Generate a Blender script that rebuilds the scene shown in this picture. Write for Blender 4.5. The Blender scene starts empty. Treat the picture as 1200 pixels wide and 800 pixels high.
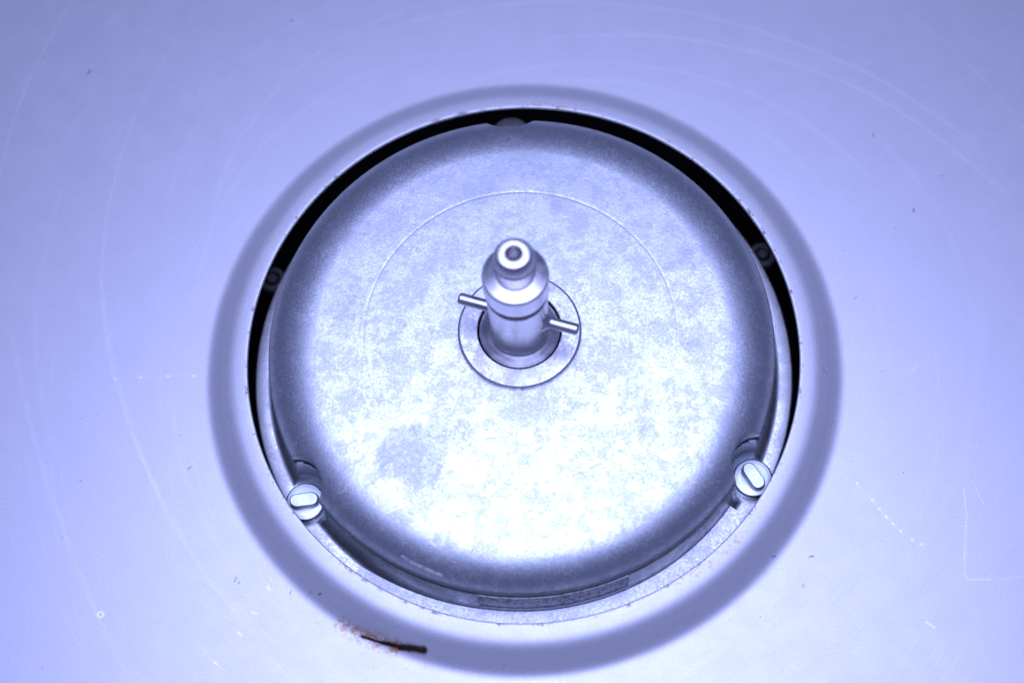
import bpy, math, random
from mathutils import Matrix, Vector
random.seed(7)
K = 0.00022            # metres per modelling unit (the motor cap is about 13 cm across)
ZF = -37.0             # height of the bowl floor in modelling units; it becomes world z = 0
R = math.radians
sc = bpy.context.scene

def W(x, y, z):
    return Vector((x*K, y*K, (z-ZF)*K))

# ------------------------------------------------------------------ camera
TH, RO, DI, TX, TY = 0.3829, -0.0919, 1673.845, -9.715, 9.967
fwd = Vector((0, math.sin(TH), -math.cos(TH)))
rt = Vector((1, 0, 0)); up = rt.cross(fwd)
r2 = rt*math.cos(RO)+up*math.sin(RO); u2 = -rt*math.sin(RO)+up*math.cos(RO)
cpos = Vector((TX, TY, 0))-fwd*DI
cd = bpy.data.cameras.new('camera'); cam = bpy.data.objects.new('camera', cd)
sc.collection.objects.link(cam); sc.camera = cam
b = -fwd; p = W(*cpos)
cam.matrix_world = Matrix(((r2.x, u2.x, b.x, p.x), (r2.y, u2.y, b.y, p.y), (r2.z, u2.z, b.z, p.z), (0, 0, 0, 1)))
cd.sensor_width = 36.0; cd.lens = 36.0*1667/1200; cd.clip_start = 0.01; cd.clip_end = 20
cd.dof.use_dof = True; cd.dof.focus_distance = (DI-25)*K; cd.dof.aperture_fstop = 7.5

# ------------------------------------------------------------------ world and lamps
wd = bpy.data.worlds.new('World'); sc.world = wd; wd.use_nodes = True
bg = wd.node_tree.nodes['Background']
bg.inputs[0].default_value = (0.34, 0.40, 1.0, 1); bg.inputs[1].default_value = 0.24

def area(name, loc, target, size, power, col=(0.455, 0.51, 1.0), shape='DISK', sy=None):
    l = bpy.data.lights.new(name, 'AREA'); l.shape = shape; l.size = size; l.energy = power; l.color = col
    if sy: l.size_y = sy
    o = bpy.data.objects.new(name, l); sc.collection.objects.link(o); o.location = loc
    o.rotation_euler = (Vector(target)-Vector(loc)).to_track_quat('-Z', 'Y').to_euler()
    return o
area('overhead_lamp', (0.0, -0.012, 0.41), (0, -0.012, 0), 0.44, 2.85)

vs = sc.view_settings
vs.view_transform = 'Standard'; vs.look = 'None'; vs.exposure = 0.0; vs.gamma = 1.0; vs.use_curve_mapping = False

# ------------------------------------------------------------------ material helpers
class NT:
    def __init__(s, name):
        s.m = bpy.data.materials.new(name); s.m.use_nodes = True
        s.t = s.m.node_tree; s.t.nodes.clear()
        s.out = s.t.nodes.new('ShaderNodeOutputMaterial')
        s.b = s.t.nodes.new('ShaderNodeBsdfPrincipled')
        s.t.links.new(s.b.outputs[0], s.out.inputs[0])
        tc = s.t.nodes.new('ShaderNodeTexCoord')
        s.p = s.vm('SCALE', tc.outputs['Object'], scale=1/K)       # position in modelling units
        s.xy = s.vm('MULTIPLY', s.p, (1, 1, 0))
    def put(s, sock, v):
        if isinstance(v, bpy.types.NodeSocket): s.t.links.new(v, sock)
        elif v is not None: sock.default_value = v
    def ma(s, op, a, b=None, c=None, clamp=False):
        n = s.t.nodes.new('ShaderNodeMath'); n.operation = op; n.use_clamp = clamp
        s.put(n.inputs[0], a); s.put(n.inputs[1], b); s.put(n.inputs[2], c)
        return n.outputs[0]
    def vm(s, op, a, b=None, scale=None):
        n = s.t.nodes.new('ShaderNodeVectorMath'); n.operation = op
        s.put(n.inputs[0], a); s.put(n.inputs[1], b)
        if scale is not None: s.put(n.inputs['Scale'], scale)
        return n.outputs['Value'] if op in ('LENGTH', 'DOT_PRODUCT', 'DISTANCE') else n.outputs[0]
    def mr(s, v, a, b, c=0.0, d=1.0, kind='SMOOTHSTEP'):
        n = s.t.nodes.new('ShaderNodeMapRange'); n.interpolation_type = kind
        s.put(n.inputs['Value'], v)
        for k, q in zip(('From Min', 'From Max', 'To Min', 'To Max'), (a, b, c, d)): s.put(n.inputs[k], q)
        return n.outputs[0]
    def noise(s, size, detail=3, rough=0.55, dist=0.0, vec=None, stretch=None, rot=0.0, off=0.0):
        v = vec or s.p
        if stretch or off:
            mp = s.t.nodes.new('ShaderNodeMapping'); s.put(mp.inputs['Vector'], v)
            mp.vector_type = 'TEXTURE'
            mp.inputs['Rotation'].default_value = (0, 0, R(rot)); mp.inputs['Scale'].default_value = stretch or (1, 1, 1)
            mp.inputs['Location'].default_value = (off, off*1.7, off*0.3)
            v = mp.outputs[0]
        n = s.t.nodes.new('ShaderNodeTexNoise'); s.put(n.inputs['Vector'], v)
        n.inputs['Scale'].default_value = 1.0/size; n.inputs['Detail'].default_value = detail
        n.inputs['Roughness'].default_value = rough; n.inputs['Distortion'].default_value = dist
        return n.outputs['Fac']
    def mix(s, f, a, b):
        n = s.t.nodes.new('ShaderNodeMix'); n.data_type = 'RGBA'
        s.put(n.inputs[0], f)
        for sk, v in ((n.inputs[6], a), (n.inputs[7], b)):
            if isinstance(v, (int, float)): v = (v, v, v, 1)
            elif isinstance(v, tuple) and len(v) == 3: v = (*v, 1)
            s.put(sk, v)
        return n.outputs[2]
    def bump(s, h, strength, dist):
        n = s.t.nodes.new('ShaderNodeBump'); s.put(n.inputs['Height'], h)
        n.inputs['Strength'].default_value = strength; n.inputs['Distance'].default_value = dist*K
        s.t.links.new(n.outputs[0], s.b.inputs['Normal'])
    def seg(s, a, c, vec=None):
        ax, ay = a; bx, by = c[0]-ax, c[1]-ay; L2 = bx*bx+by*by+1e-6
        pa = s.vm('SUBTRACT', vec or s.xy, (ax, ay, 0))
        h = s.ma('MULTIPLY', s.vm('DOT_PRODUCT', pa, (bx, by, 0)), 1/L2, clamp=True)
        return s.vm('LENGTH', s.vm('SUBTRACT', pa, s.vm('SCALE', (bx, by, 0), scale=h)))
    def line(s, pts, w, amp=1.0, vec=None):
        d = None
        for a, c in zip(pts, pts[1:]):
            e = s.seg(a, c, vec); d = e if d is None else s.ma('MINIMUM', d, e)
        return s.mr(d, w*0.3, w, amp, 0.0)
    def arc(s, pts, w, amp):
        """a worn arc through three points, fading at both ends"""
        (x1, y1), (x2, y2), (x3, y3) = pts
        A = x1*(y2-y3)-y1*(x2-x3)+x2*y3-x3*y2
        B = (x1*x1+y1*y1)*(y3-y2)+(x2*x2+y2*y2)*(y1-y3)+(x3*x3+y3*y3)*(y2-y1)
        C = (x1*x1+y1*y1)*(x2-x3)+(x2*x2+y2*y2)*(x3-x1)+(x3*x3+y3*y3)*(x1-x2)
        cx, cy = -B/(2*A), -C/(2*A); rad = math.hypot(x1-cx, y1-cy)
        mx, my = (x2-cx)/rad, (y2-cy)/rad
        cosw = min(((x1-cx)*mx+(y1-cy)*my)/rad, ((x3-cx)*mx+(y3-cy)*my)/rad)
        q = s.vm('SUBTRACT', s.wob, (cx, cy, 0)); ln = s.vm('LENGTH', q)
        d = s.ma('ABSOLUTE', s.ma('SUBTRACT', ln, rad))
        cs = s.ma('DIVIDE', s.vm('DOT_PRODUCT', q, (mx, my, 0)), ln)
        return s.ma('MULTIPLY', s.mr(d, 0.1*w, .75*w, amp, 0.0), s.mr(cs, cosw, cosw+(1-cosw)*0.5))
    def total(s, L):
        t = L[0]
        for x in L[1:]: t = s.ma('ADD', t, x)
        return s.ma('MINIMUM', t, 1.0)
    def done(s, color=None, metal=None, rough=None, **kw):
        if isinstance(color, tuple) and len(color) == 3: color = (*color, 1)
        s.put(s.b.inputs['Base Color'], color); s.put(s.b.inputs['Metallic'], metal); s.put(s.b.inputs['Roughness'], rough)
        for k, v in kw.items(): s.put(s.b.inputs[k], v)
        return s.m

# ---- pale enamelled bowl with scuffs, scratches and one rust run
def floor_material(a0=None, a1=None):
    # a0..a1: the angular slice of the floor this copy serves (only the marks inside it are laid in); None: the lip
    lip = a0 is None
    def near(pts, pad=5.0):
        for (x1, y1), (x2, y2) in zip(pts, pts[1:] if len(pts) > 1 else pts):
            for i in range(9):
                x, y = x1+(x2-x1)*i/8, y1+(y2-y1)*i/8
                if lip:
                    if math.hypot(x, y) < 384: return True
                elif (math.degrees(math.atan2(y, x))-a0+pad) % 360 < a1-a0+2*pad: return True
        return False
    n = NT('scuffed_pale_enamel')
    wn = n.t.nodes.new('ShaderNodeTexNoise'); n.put(wn.inputs['Vector'], n.p); wn.inputs['Scale'].default_value = 1/90
    n.wob = n.vm('ADD', n.xy, n.vm('SCALE', n.vm('SUBTRACT', wn.outputs['Color'], (.5, .5, .5)), scale=9.0))
    n.wob = n.vm('MULTIPLY', n.wob, (1, 1, 0))
    rub = n.noise(26, 4, .6)
    arcs = [
        ([(-379, 552), (-509, 190), (-447, -99)], 5, .52), ([(-505, 120), (-447, -99), (-300, -330)], 6, .45),
        ([(-540, 610), (-606, 475), (-650, 260)], 5, .6), ([(-612, 62), (-562, -114), (-470, -330)], 7, .5),
        ([(-20, 440), (-280, 350), (-390, 120)], 9, .30), ([(-60, 520), (-279, 414), (-370, 240)], 7, .40),
        ([(-90, 560), (-330, 450), (-430, 200)], 9, .25),
        ([(-60, 500), (255, 469), (625, 193)], 6, .55), ([(38, 445), (387, 375), (640, 120)], 6, .6),
        ([(0, 400), (243, 377), (470, 180)], 7, .4), ([(60, 380), (250, 340), (400, 180)], 8, .30),
        ([(500, 480), (640, 290), (690, 100)], 7, .35), ([(440, 300), (540, 90), (500, -150)], 10, .22),
        ([(-420, 20), (-400, -120), (-330, -240)], 8, .25), ([(-545, 330), (-590, 120), (-560, -60)], 8, .25),
        ([(-200, 560), (60, 600), (330, 540)], 8, .35), ([(400, -300), (520, -120), (560, 60)], 9, .2),
    ]
    A = n.ma('MULTIPLY', n.total([n.arc(*a) for a in arcs if near(a[0])] or [0.0]), n.mr(rub, .30, .62, .35, 1.0))
    # fine circular wiping marks
    ln = n.vm('LENGTH', n.wob)
    cmb = n.t.nodes.new('ShaderNodeCombineXYZ'); n.put(cmb.inputs[0], n.ma('MULTIPLY', ln, 1/5.0))
    n.put(cmb.inputs[1], n.ma('MULTIPLY', n.noise(220, 1), 5.0))
    wipe = n.t.nodes.new('ShaderNodeTexNoise'); n.put(wipe.inputs['Vector'], cmb.outputs[0])
    wipe.inputs['Scale'].default_value = 1.0; wipe.inputs['Detail'].default_value = 3
    wip = n.ma('MULTIPLY', n.mr(wipe.outputs['Fac'], .52, .78), n.mr(n.noise(120, 2), .42, .62))
    # sharp white scratches
    S = [0.0]
    for pts, w_, a_ in [([(490, -208), (487, -240), (470, -304), (473, -311), (499, -314)], 1.7, .55),
         ([(503, -207), (508, -227)], 1.4, .35), ([(498, -180), (503, -250)], 1.0, .10),
         ([(477, -227), (481, -220)], 1.5, .3), ([(480, -232), (485, -226)], 1.2, .25),
         ([(418, -353), (426, -360)], 2.0, .7), ([(505, -314), (545, -312)], 1.5, .2),
         ([(370, -189), (396, -231), (409, -249)], 1.0, .25),
         ([(505, -160), (515, -158)], 2.0, .3), ([(458, -60), (464, -54)], 1.6, .4),
         ([(-490, 23), (-420, 21), (-381, 17)], 1.0, .18)]:
        if near(pts): S.append(n.ma('MULTIPLY', n.line(pts, w_, a_, n.wob if len(pts) > 3 else None), n.mr(rub, .3, .6, .3, 1.0)))
    for x, y in [(370, -189), (384, -210), (390, -221), (396, -231), (402, -240), (409, -249), (420, -260), (429, -266),
                 (-490, 23), (-459, 23), (-426, 21), (-395, 18)]:
        if near([(x, y)]): S.append(n.mr(n.vm('DISTANCE', n.xy, (x, y, 0)), .8, 2.6, .75, 0))
    for x, y, a in [(-371, -326, 40), (-344, -296, 50), (-327, -274, 20), (-310, -247, 70), (-307, -236, 70)]:
        c, q = 3.2*math.cos(R(a)), 3.2*math.sin(R(a))
        if near([(x, y)]): S.append(n.line([(x-c*.8, y+q*.8), (x+c*.8, y-q*.8)], 1.8, .6))
    dring = n.vm('DISTANCE', n.xy, (-501, -260, 0))
    if near([(-501, -260)]): S.append(n.mr(n.ma('ABSOLUTE', n.ma('SUBTRACT', dring, 3.2)), .5, 1.8, 1, 0))
    S = n.total(S)
    warp = n.vm('ADD', n.xy, n.vm('SCALE', n.vm('SUBTRACT', wn.outputs['Color'], (.5, .5, .5)), scale=4.0))
    w2 = n.t.nodes.new('ShaderNodeTexNoise'); n.put(w2.inputs['Vector'], n.p); w2.inputs['Scale'].default_value = 1/7; w2.inputs['Detail'].default_value = 3
    warp = n.vm('MULTIPLY', n.vm('ADD', warp, n.vm('SCALE', n.vm('SUBTRACT', w2.outputs['Color'], (.5, .5, .5)), scale=2.6)), (1, 1, 0))
    # specks of dirt
    vo = n.t.nodes.new('ShaderNodeTexVoronoi'); n.put(vo.inputs['Vector'], n.p); vo.inputs['Scale'].default_value = 1/17
    cs = n.t.nodes.new('ShaderNodeSeparateColor'); n.put(cs.inputs[0], vo.outputs['Color'])
    speck = n.ma('MULTIPLY', n.mr(vo.outputs['Distance'], .02, .075, 1, 0), n.mr(cs.outputs[0], .62, .95))
    speck = n.ma('MULTIPLY', speck, n.mr(n.noise(150, 2), .40, .60, .25, 1.0))
    dk = [0.0]
    for x, y, a, l, w in [(-347, -234, 60, 3, 2), (-343, -238, 40, 1, 1.5), (-400, -97, 20, 3, 1.5), (-533, 461, 60, 3, 2.2), (-263, 512, 50, 2, 2),
                          (305, -268, 10, 3, 1.4), (290, -300, 70, 2, 1.6), (262, -265, 20, 2, 1.6), (470, 260, 90, 3, 1.6),
                          (408, 40, 30, 3, 1.3), (500, 150, 80, 2, 1.6), (350, -60, -40, 4, 1.3), (-250, -262, 0, 2, 1.8), (-262, -258, 30, 2, 1.4), (-285, -255, 60, 3, 1.2)]:
        c, q = l*math.cos(R(a)), l*math.sin(R(a))
        if near([(x, y)]): dk.append(n.line([(x-c*.8, y-q*.8), (x+c*.8, y+q*.8)], w*.9, random.uniform(.35, .75), warp))
    dirt = n.ma('MAXIMUM', speck, n.total(dk))
    # rust: a dark run at the foot of the lip, orange halo, pepper spots
    run = n.line([(-206, -312), (-190, -319), (-170, -326)], 2.4, 1, warp)
    run = n.ma('MAXIMUM', run, n.line([(-185, -321), (-156, -330)], 3.6, 1, warp))
    run = n.ma('MAXIMUM', run, n.line([(-165, -328), (-150, -331), (-137, -335)], 5.0, 1, warp))
    halo = n.line([(-228, -298), (-208, -311), (-170, -328)], 13, 1.0, warp)
    halo = n.ma('MULTIPLY', halo, n.mr(n.noise(7, 4, .7), .42, .62))
    vo2 = n.t.nodes.new('ShaderNodeTexVoronoi'); n.put(vo2.inputs['Vector'], n.p); vo2.inputs['Scale'].default_value = 1/5.5
    cs2 = n.t.nodes.new('ShaderNodeSeparateColor'); n.put(cs2.inputs[0], vo2.outputs['Color'])
    pep = n.ma('MULTIPLY', n.mr(vo2.outputs['Distance'], .08, .24, 1, 0), n.mr(cs2.outputs[1], .55, .8))
    nearr = n.line([(-245, -285), (-215, -318), (-160, -352), (60, -392)], 26, .75, warp)
    pep = n.ma('MULTIPLY', pep, nearr)
    rr = n.vm('DISTANCE', n.xy, (1.3, 2.1, 0))
    edge = n.ma('MULTIPLY', n.mr(n.ma('ABSOLUTE', n.ma('SUBTRACT', rr, 326.0)), .5, 2.8, 1, 0), n.mr(n.noise(11, 4, .7), .53, .66))
    top_r = n.ma('MULTIPLY', n.line([(45, 327), (60, 324), (85, 317)], 5, .5, warp), n.mr(n.noise(6, 3, .7), .42, .6))
    rgt_r = n.ma('MULTIPLY', n.line([(150, -293), (195, -268), (225, -246)], 9, .6, warp), n.mr(n.noise(5, 3, .7, off=9.), .52, .64))
    rust = n.ma('MAXIMUM', n.ma('MAXIMUM', halo, pep), n.ma('MAXIMUM', top_r, rgt_r))
    rusty = lip or near([(-245, -285), (-215, -318), (-160, -352), (60, -392)], 4)
    tone = n.mix(n.mr(n.noise(70, 4, .6), .3, .7), (.675, .675, .695), (.705, .705, .72))
    tone = n.mix(n.mr(n.noise(2.2, 2, .5), .35, .7), tone, (.63, .63, .65))
    c = n.mix(n.ma('MULTIPLY', A, .36), tone, .92)
    c = n.mix(n.ma('MULTIPLY', wip, .22), c, .90)
    c = n.mix(S, c, .95)
    c = n.mix(dirt, c, (.10, .09, .10))
    if lip: c = n.mix(n.ma('MULTIPLY', edge, .8), c, (.14, .11, .10))
    if rusty:
        c = n.mix(n.ma('MULTIPLY', rust, .8), c, (.46, .21, .03))
        fringe = n.line([(-203, -313), (-175, -324), (-140, -334)], 7, .5, warp)
        c = n.mix(n.ma('MULTIPLY', fringe, n.mr(n.noise(5, 3, .7, off=5.), .40, .6)), c, (.34, .13, .03))
        c = n.mix(run, c, (.032, .016, .010))
    ro = n.mr(n.noise(30, 4, .6), .3, .7, .49, .52)
    n.bump(n.noise(3.0, 3, .6), .05, 1.0)
    return n.done(c, 0.64, ro)

# ---- dull die-cast zinc / aluminium, blotchy, with hairline scratches
def cast_material(name, base=(.60, .61, .63), r0=.34, r1=.50, marks=False, fine=.16, con=1.0):
    n = NT(name)
    big = n.noise(40, 7, .72, .3)
    med = n.noise(11, 5, .7)
    tiny = n.noise(2.6, 2, .6)
    blot = n.mr(n.ma('ADD', n.ma('MULTIPLY', big, .65), n.ma('MULTIPLY', med, .35)), .455, .535)
    hair = None
    for k, (rot, off) in enumerate(((28, 3.), (-35, 40.), (80, 77.), (-8, 120.), (55, 160.))):
        h = n.mr(n.noise(1.0, 1, .5, vec=n.xy, stretch=(13, 1.0, 1), rot=rot, off=off), .63, .71)
        hair = h if hair is None else n.ma('MAXIMUM', hair, h)
    hair = n.ma('MULTIPLY', hair, n.mr(n.noise(35, 3, .6, off=31.), .40, .62))
    lo = tuple(x*(1-.12*con) for x in base); hi = tuple(min(1, x*(1+.12*con)) for x in base)
    c = n.mix(blot, lo, hi)
    c = n.mix(n.mr(tiny, .3, .7, 0, .55), c, tuple(x*.84 for x in base))
    c = n.mix(n.ma('MULTIPLY', hair, .75), c, .92)
    ro = n.ma('ADD', n.mr(blot, 0, 1, r1, r0, 'LINEAR'), n.mr(tiny, .3, .7, -.05, .06))
    if marks:
        wn = n.t.nodes.new('ShaderNodeTexNoise'); n.put(wn.inputs['Vector'], n.p); wn.inputs['Scale'].default_value = 1/22; wn.inputs['Detail'].default_value = 6
        wn.inputs['Roughness'].default_value = .7
        q = n.vm('MULTIPLY', n.vm('ADD', n.xy, n.vm('SCALE', n.vm('SUBTRACT', wn.outputs['Color'], (.5, .5, .5)), scale=70.0)), (1, 1, 0))
        st = None
        for x, y, rad in [(-132, -135, 40), (-95, -112, 26), (-68, 91, 9), (-187, 49, 16), (-200, 30, 15), (-135, 23, 8), (30, 212, 15), (60, 157, 10), (-14, 181, 10),
                          (130, -130, 13), (187, 77, 24), (160, 170, 18), (-170, 150, 12), (200, -30, 20)]:
            vec = q if rad > 12 else n.xy
            e = n.mr(n.vm('DISTANCE', vec, (x, y, 0)), rad-(5 if rad > 12 else 4), rad+1, (1. if rad > 30 else .6), 0)
            st = e if st is None else n.ma('MAXIMUM', st, e)
        c = n.mix(n.ma('MULTIPLY', st, .48), c, tuple(x*.72 for x in base))
        ro = n.ma('ADD', ro, n.ma('MULTIPLY', st, .06))
        sr = n.ma('MULTIPLY', n.line([(-150, -243), (-142, -249), (-128, -257), (-108, -267)], 2.3, .95), n.mr(n.noise(6, 3, .7), .35, .55, .25, 1.0))
        sr = n.ma('MAXIMUM', sr, n.line([(-117, -233), (-113, -237)], 2.2, .9))
        c = n.mix(sr, c, .95); ro = n.ma('ADD', ro, n.ma('MULTIPLY', sr, .2))
        pit = n.t.nodes.new('ShaderNodeTexVoronoi'); n.put(pit.inputs['Vector'], n.p); pit.inputs['Scale'].default_value = 1/9
        ps = n.t.nodes.new('ShaderNodeSeparateColor'); n.put(ps.inputs[0], pit.outputs['Color'])
        pm = n.ma('MULTIPLY', n.mr(pit.outputs['Distance'], .06, .16, 1, 0), n.mr(ps.outputs[2], .82, .95))
        c = n.mix(n.ma('MULTIPLY', pm, .45), c, (.25, .25, .27))
    n.bump(n.ma('ADD', n.ma('MULTIPLY', tiny, .7), n.ma('MULTIPLY', med, .6)), fine, 1.0)
    return n.done(c, 1.0, ro)

def turned_material(name, col, rough, scale=2.2, amt=.10):
    """machined steel: fine turning lines round the vertical axis"""
    n = NT(name)
    sx = n.t.nodes.new('ShaderNodeSeparateXYZ'); n.put(sx.inputs[0], n.p)
    cb = n.t.nodes.new('ShaderNodeCombineXYZ')
    n.put(cb.inputs[0], n.ma('MULTIPLY', n.vm('LENGTH', n.xy), 1/scale)); n.put(cb.inputs[1], n.ma('MULTIPLY', sx.outputs[2], 1/scale))
    t = n.t.nodes.new('ShaderNodeTexNoise'); n.put(t.inputs['Vector'], cb.outputs[0]); t.inputs['Scale'].default_value = 1; t.inputs['Detail'].default_value = 3
    sm = n.noise(14, 4, .6)
    c = n.mix(n.mr(sm, .35, .65), tuple(x*.86 for x in col), col)
    ro = n.ma('ADD', n.mr(t.outputs['Fac'], .3, .7, rough-amt*.5, rough+amt*.5), n.mr(sm, .3, .7, -.03, .05))
    n.bump(t.outputs['Fac'], .12, .5)
    return n.done(c, 1.0, ro)

M = {}
M['lip'] = floor_material()
SLICES = 16
floor_mats = [floor_material(-180+360/SLICES*i, -180+360/SLICES*(i+1)) for i in range(SLICES)]
M['cap'] = cast_material('die_cast_cap', (.55, .58, .605), .395, .455, True, .15, .85)
M['body'] = cast_material('die_cast_housing', (.62, .65, .68), .36, .44, False, .12)
M['flange'] = cast_material('machined_flange', (.66, .67, .69), .38, .46, False, .06, .6)
M['ledge'] = cast_material('smooth_ledge', (.58, .60, .64), .44, .48, False, .05, .3)
M['washer'] = cast_material('zinc_washer', (.60, .61, .63), .40, .50, False, .12)
M['shaft'] = turned_material('turned_steel', (.70, .69, .71), .32)
M['pin'] = turned_material('pin_steel', (.60, .59, .60), .30, 6.0, .06)
M['screw'] = turned_material('zinc_screw', (.64, .69, .71), .40, 1.6, .18)
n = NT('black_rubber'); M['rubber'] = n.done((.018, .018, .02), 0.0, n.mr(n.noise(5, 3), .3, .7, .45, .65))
n = NT('dark_well'); M['well'] = n.done(n.mix(n.noise(30, 4), .006, .011), 0.0, .85, **{'Specular IOR Level': .1})  # near-black colour stands in for the shade down in the gaps
n = NT('dull_dark_steel'); M['dull'] = n.done(n.mix(n.noise(9, 4), .08, .17), .6, .6)
# label plate: stamped strip with worn, unreadable marks
n = NT('stamped_strip')
ink = n.mr(n.noise(4.5, 4, .75, stretch=(1.2, 1, 2.2)), .47, .55)
worn = n.mr(n.noise(22, 3), .34, .50)
n.bump(n.noise(3, 3), .1, .6)
M['plate'] = n.done(n.mix(n.ma('MULTIPLY', n.ma('MULTIPLY', ink, worn), .6), (.66, .68, .71), (.16, .17, .21)), .9, n.mr(n.noise(8, 4), .3, .7, .36, .52))

# ------------------------------------------------------------------ mesh helpers
COL = sc.collection
def mesh_obj(name, verts, faces, mat, parent=None, smooth=True, sharp=None):
    off = parent_loc(parent)
    me = bpy.data.meshes.new(name)
    me.from_pydata([W(*v)-off for v in verts], [], faces); me.update()
    if smooth:
        for q in me.polygons: q.use_smooth = True
        if sharp is not None: me.set_sharp_from_angle(angle=R(sharp))
    me.materials.append(mat)
    o = bpy.data.objects.new(name, me); COL.objects.link(o)
    if smooth:
        wn_ = o.modifiers.new('weighted_normal', 'WEIGHTED_NORMAL'); wn_.keep_sharp = True; wn_.weight = 80
    if parent: o.parent = parent
    return o
def parent_loc(p_):
    v = Vector((0, 0, 0))
    while p_ is not None:
        v = v+p_.location; p_ = p_.parent
    return v
def empty(name, x, y, z):
    o = bpy.data.objects.new(name, None); COL.objects.link(o); o.location = W(x, y, z); o.empty_display_size = .01
    return o
def tag(o, label=None, cat=None, group=None, kind=None):
    for k, v in (('label', label), ('category', cat), ('group', group), ('kind', kind)):
        if v: o[k] = v
    return o
def lathe(name, prof, mat, parent=None, seg=160, cx=0, cy=0, closed=False, sharp=35, rings=None):
    """prof: list of (r, z) from the inside/top outward; rings(theta, k, r, z) may modify r"""
    V, F = [], []
    ths = rings[0] if rings else [2*math.pi*i/seg for i in range(seg)]
    fn = rings[1] if rings else None
    nk = len(prof)
    for th in ths:
        c, s_ = math.cos(th), math.sin(th)
        for k, (r, z) in enumerate(prof):
            if fn: r = fn(th, k, r, z)
            V.append((cx+r*c, cy+r*s_, z))
    n_ = len(ths)
    for i in range(n_):
        j = (i+1) % n_
        for k in range(nk-1):
            F.append((i*nk+k, i*nk+k+1, j*nk+k+1, j*nk+k))
        if closed: F.append((i*nk+nk-1, i*nk, j*nk, j*nk+nk-1))
    return mesh_obj(name, V, F, mat, parent, True, sharp)
def sector(name, prof, t0, t1, mat, parent, seg=60, sharp=35, dz=None):
    """closed profile swept from angle t0 to t1 (degrees) with end caps"""
    V, F = [], []; nk = len(prof)
    for i in range(seg+1):
        th = R(t0+(t1-t0)*i/seg)
        for r, z in prof: V.append((r*math.cos(th), r*math.sin(th), z+(dz(t0+(t1-t0)*i/seg) if dz else 0)))
    for i in range(seg):
        for k in range(nk):
            l = (k+1) % nk
            F.append((i*nk+k, i*nk+l, (i+1)*nk+l, (i+1)*nk+k))
    F.append(tuple(range(nk-1, -1, -1))); F.append(tuple(seg*nk+k for k in range(nk)))
    return mesh_obj(name, V, F, mat, parent, True, sharp)

# ------------------------------------------------------------------ the bowl: flat floor with a raised lip round the motor opening
def lip_profile():
    N = 60; pts = [(0., 0.)]; ang = []
    for i in range(N):
        t = (i+.5)/N
        if t < .10: a = 2+4*(t/.10)
        elif t < .57: q = (t-.10)/.47; a = 6+56*q*q*(3-2*q)
        elif t < .62: a = 62
        else: q = (t-.62)/.38; a = 62*(1-q*q*(3-2*q))
        ang.append(a)
    for a in ang:
        pts.append((pts[-1][0]+math.cos(R(a)), pts[-1][1]-math.sin(R(a))))
    sx, sz = 59/pts[-1][0], 37/-pts[-1][1]
    return [(326.5+x*sx, z*sz) for x, z in pts]
lp = lip_profile()
floor_prof = [(390, ZF)]+[(390+1110*(i/14)**1.3, ZF) for i in range(1, 15)]
bowl = lathe('bowl_floor', floor_prof, floor_mats[0], None, 16*14, 1.3, 2.1)
for fm in floor_mats[1:]: bowl.data.materials.append(fm)
for q in bowl.data.polygons:
    q.material_index = int((math.degrees(math.atan2(q.center.y, q.center.x))+180)/360*SLICES) % SLICES
tag(bowl, 'pale scuffed bowl floor with faint curved scratches', None, kind='structure')
rim = [(352, -30), (340, -10), (324.6, -4), (323.8, -3.2), (323.8, -1.4), (324.5, -.3), (325.5, 0)]+lp[1:]+[(388, ZF), (390, ZF)]
lathe('raised_lip', rim, M['lip'], bowl, 300, 1.3, 2.1, sharp=60)
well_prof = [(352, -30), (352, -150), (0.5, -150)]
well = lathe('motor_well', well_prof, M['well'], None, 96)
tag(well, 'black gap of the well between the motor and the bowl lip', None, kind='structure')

# dim fittings down in the gap
def mount(x, y, z, label):
    e = empty('rubber_mount', x, y, z-14)
    lathe('base_ring', [(9, z-2), (11, z), (15, z), (17, z-2), (17.5, z-13.9)], M['dull'], e, 40, x, y)
    lathe('bolt_head', [(.1, z+3), (5, z+3), (6.5, z+1.5), (6.8, z-13.9)], M['dull'], e, 24, x, y)
    lathe('rubber_bush', [(6.8, z-5), (9, z-5)], M['rubber'], e, 32, x, y)
    return tag(e, label, 'rubber mount', 'rubber mounts down in the gap')
mount(-306, 160, -84, 'dim round rubber mount in the black gap on the left')
mount(316, 131, -84, 'dim round rubber mount in the black gap on the right')
def box_bar(name, a, c, w, h, mat, parent):
    d = (Vector(c)-Vector(a)); sdir = d.cross(Vector((0, 0, 1))).normalized()*w/2; u = Vector((0, 0, h))
    P = [Vector(a)-sdir, Vector(a)+sdir, Vector(c)+sdir, Vector(c)-sdir]
    V = [tuple(q-u) for q in P]+[tuple(q) for q in P]
    F = [(3, 2, 1, 0), (4, 5, 6, 7), (0, 1, 5, 4), (1, 2, 6, 5), (2, 3, 7, 6), (3, 0, 4, 7)]
    return mesh_obj(name, V, F, mat, parent, False)
br = empty('support_bracket', -190, 300, -112)
box_bar('bracket_arm', (-176, 268, -98), (-207, 316, -98), 26, 6, M['dull'], br)
box_bar('bracket_foot', (-205, 312, -104.5), (-209, 318, -104.5), 26, 45, M['dull'], br)
tag(br, 'faint grey metal bracket in the gap at upper left of the motor', 'bracket')

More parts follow.
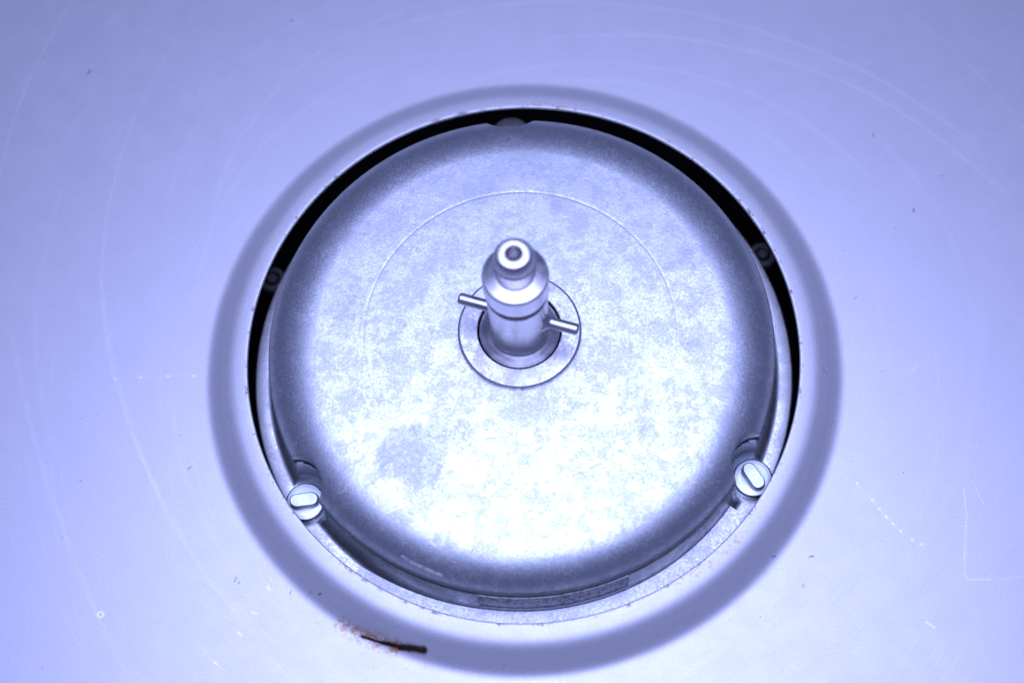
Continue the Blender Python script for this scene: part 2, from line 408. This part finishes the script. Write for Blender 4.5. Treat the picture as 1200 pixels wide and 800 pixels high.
# ------------------------------------------------------------------ the motor
motor = empty('centrifuge_motor', 0, 0, -150)
tag(motor, 'round dull silver die cast motor with upright drive shaft in the bowl opening', 'motor')
POCK = [R(-151.0), R(-34.2), R(87.5)]
PC, PA = 300.0, 33.5
def thetas():
    T = set()
    for i in range(480): T.add(round(2*math.pi*i/480, 6))
    for a in POCK:
        for i in range(-84, 85): T.add(round((a+R(i*0.1)) % (2*math.pi), 6))
    return sorted(T)
TH_L = thetas()
def pocket(th, r, a, k=0.9):
    for ph in POCK:
        d = (th-ph+math.pi) % (2*math.pi)-math.pi
        if abs(d) < .16:
            q = abs(PC*math.sin(d))
            cr = min(27.0, a); ri = 274.5+(PA-a)          # scallop: flat back wall, rounded corners, open to the outside
            if q < a-cr: g = ri/math.cos(d)
            elif q < a: g = ri/math.cos(d)+cr-math.sqrt(cr*cr-(q-a+cr)**2)
            else: g = ri/math.cos(d)+cr+(q-a)*14
            h = max(k-abs(g-r), 0)/k
            r = min(g, r)-h*h*k*.25
    return r
# cap: flat top, generous rounded shoulder, crisp bottom edge
capp = [(50, 20), (50, 51.2), (50.8, 52), (52, 52), (90, 52), (140, 52), (176, 52), (178.2, 52), (178.75, 51.92), (179.25, 51.92), (179.8, 52), (182, 52), (210, 52)]
r_in, r_out, zt, zb = 231.0, 294.3, 52.0, 15.0
for i in range(1, 91):
    t = i/90*math.pi/2
    e = 2/2.0
    capp.append((r_in+(r_out-r_in)*math.sin(t)**e, zb+(zt-zb)*math.cos(t)**e if i < 90 else zb))
capp += [(294.7, 13.6), (294.0, 12.6), (289.0, 12.2)]
cap = lathe('motor_cap', capp, M['cap'], motor, rings=(TH_L, lambda th, k, r, z: pocket(th, r, PA) if r > 232 else r), sharp=30)
# housing wall running out into the mounting flange
bod = [(284, -1), (291.6, -1.4), (292.8, -2.6)]
for i in range(1, 9): bod.append((292.8+4.2*i/8, -2.6-35.4*i/8))
for i in range(1, 15):
    t = i/14*math.pi/2
    bod.append((297+12*(1-math.cos(t)), -38-19*math.sin(t)))
wall = lathe('motor_housing', bod, M['body'], motor, rings=(TH_L, lambda th, k, r, z: pocket(th, r, max(PA-max(0, r-298)*.9, 3))), sharp=50)
lathe('seam_shadow_ring', [(285, 12.6), (293.2, 12.5), (293.6, 11.5), (293.4, -.6), (285, -.9)], M['rubber'], motor, rings=(TH_L, lambda th, k, r, z: pocket(th, r, PA+.6)))  # black ring added to paint the gap shadow under the cap edge
lathe('mounting_flange', [(309, -57.0), (322.5, -57), (324.6, -58), (325.4, -60), (325.4, -72), (300, -74), (280, -149)], M['flange'], motor, 300)
lathe('flange_face', [(268, -57.6), (309.5, -57.15)], M['flange'], motor, 240)
ledge = sector('flange_ledge', [(298.5, -60), (298.5, -49.4), (321, -49.4), (322, -50.2), (322, -60)], -138, -41.6, M['ledge'], motor, 140, dz=lambda a: -9*(1-min(1, max(0, (a+138)/36))))
# stamped strip on the housing wall, with a raised border
def wall_r(z): return 292.8+4.2*(-2.6-z)/35.4
pl = [(wall_r(-4)-1, -4), (wall_r(-4)+1.4, -4), (wall_r(-5)+1.6, -5.2), (wall_r(-6.4)+.8, -6.4), (wall_r(-35)+.8, -35), (wall_r(-36.4)+1.6, -36.4), (wall_r(-38)+1.4, -38), (wall_r(-38)-1, -38)]
strip = sector('name_strip', pl, -104.4, -71.4, M['plate'], wall, 60, 30)
for t0 in (-104.6, -71.6):
    sector('strip_end', [(wall_r(-3.8)-1, -3.8), (wall_r(-3.8)+1.9, -3.8), (wall_r(-38.2)+1.9, -38.2), (wall_r(-38.2)-1, -38.2)], t0, t0+.4, M['plate'], wall, 2, 30)

# screws: round zinc heads with a raised oblong tab
def screw(ang_, tabrot):
    x, y = 305.0*math.cos(ang_), 305.0*math.sin(ang_); z0 = -57
    e = empty('screw', x, y, z0); e.location = W(x, y, z0)-parent_loc(motor); e.parent = motor
    lathe('screw_head', [(.1, -42), (10, -42.1), (20.8, -42), (22.2, -42.9), (23.0, -44.6), (23.2, -50), (22.6, -54.2), (22.6, -57)], M['screw'], e, 72, x, y, sharp=40)
    V, F = [], []; nseg = 14
    out = []
    L, Wd = 8.5, 8.2
    for sgn in (1, -1):
        for i in range(nseg+1):
            a = -math.pi/2+math.pi*i/nseg
            out.append((sgn*(L+Wd*math.cos(a)), sgn*Wd*math.sin(a)))
    lev = [(1.08, -42.2), (1.02, -35), (.94, -32.4), (.80, -31.6)]
    ca, sa = math.cos(tabrot), math.sin(tabrot); m = len(out)
    for s_, z in lev:
        for px, py in out:
            px2 = px-(1-s_)*Wd*(1 if px > 0 else -1); py2 = py*s_
            V.append((x+px2*ca-py2*sa, y+px2*sa+py2*ca, z))
    for l in range(len(lev)-1):
        for i in range(m):
            j = (i+1) % m; F.append((l*m+i, l*m+j, (l+1)*m+j, (l+1)*m+i))
    F.append(tuple((len(lev)-1)*m+i for i in range(m)))
    mesh_obj('raised_tab', V, F, M['screw'], e, True, 40)
    return e
screw(POCK[0]+R(.2), R(2)); screw(POCK[1]+R(.4), R(-64))

# rounded boss standing behind the far notch of the cap
bx, by = 303*math.cos(POCK[2]), 303*math.sin(POCK[2])
lathe('round_boss', [(.1, -19), (12, -19.4), (20, -21), (24, -25), (25, -32), (25, -56)], M['dull'], motor, 48, bx, by)

# bearing washer and drive shaft
lathe('bearing_washer', [(48, 45), (48, 58.4), (48.9, 59.4), (67.2, 59.4), (69.0, 58.8), (70.4, 57.0), (70.4, 52.05)], M['washer'], motor, 160)
shp = [(46.2, 42), (46.2, 55.6), (45.6, 56.8), (35.2, 62.2), (33.8, 63.2), (32.7, 64.8), (32.1, 67), (33.6, 162), (33.4, 163.2), (32.6, 163.8), (30.6, 164), (30.6, 177),
       (34.4, 177.2), (35.0, 178), (35.2, 180), (35.4, 206), (34.9, 208.6), (33.6, 210.2), (23.2, 214.0), (21.0, 214.6), (20.2, 216)]
for i in range(6):
    z = 217.5+i*4.2
    shp += [(19.2, z), (19.4, z+.6), (21.9, z+2.0), (21.9, z+2.8)]
shp += [(20.0, 244), (21.3, 245.4), (21.4, 250), (21.0, 252.5), (20.2, 254.5), (17.8, 259.4), (16.6, 260.7), (13.0, 261.8), (9.2, 261.2), (8.0, 259.4), (7.6, 244), (7.4, 226), (.1, 222)]
shaft = lathe('drive_shaft', shp, M['shaft'], motor, 128, sharp=28)
lathe('seal_ring', [(30.7, 164.1), (32.6, 164.6), (33.2, 166.4), (33.3, 170), (33.2, 174), (32.4, 176.6), (30.7, 176.9)], M['rubber'], shaft, 96)
lathe('shaft_gap', [(46.2, 44), (48, 44)], M['well'], motor, 64)
# cross pin through the shaft
def cross_pin():
    a = R(158.2); z = 104.; ux, uy = math.cos(a), math.sin(a); vx, vy = -uy, ux
    prof = [(-69.5, .1), (-69.3, 4.6), (-68.2, 6.1), (-66.5, 6.7), (-40, 6.7), (-36, 7.6), (-33.5, 10), (-31, 13), (-29, 14.5), (0, 7), (30, 6.7), (66.5, 6.7), (68.2, 6.1), (69.3, 4.6), (69.5, .1)]
    V, F = [], []; s_ = 32
    for t, r in prof:
        for i in range(s_):
            b_ = 2*math.pi*i/s_; h = r*math.cos(b_); w = r*math.sin(b_)
            V.append((ux*t+vx*w, uy*t+vy*w, z+h))
    for k in range(len(prof)-1):
        for i in range(s_):
            j = (i+1) % s_; F.append((k*s_+i, k*s_+j, (k+1)*s_+j, (k+1)*s_+i))
    return mesh_obj('cross_pin', V, F, M['pin'], shaft, True, 40)
cross_pin()
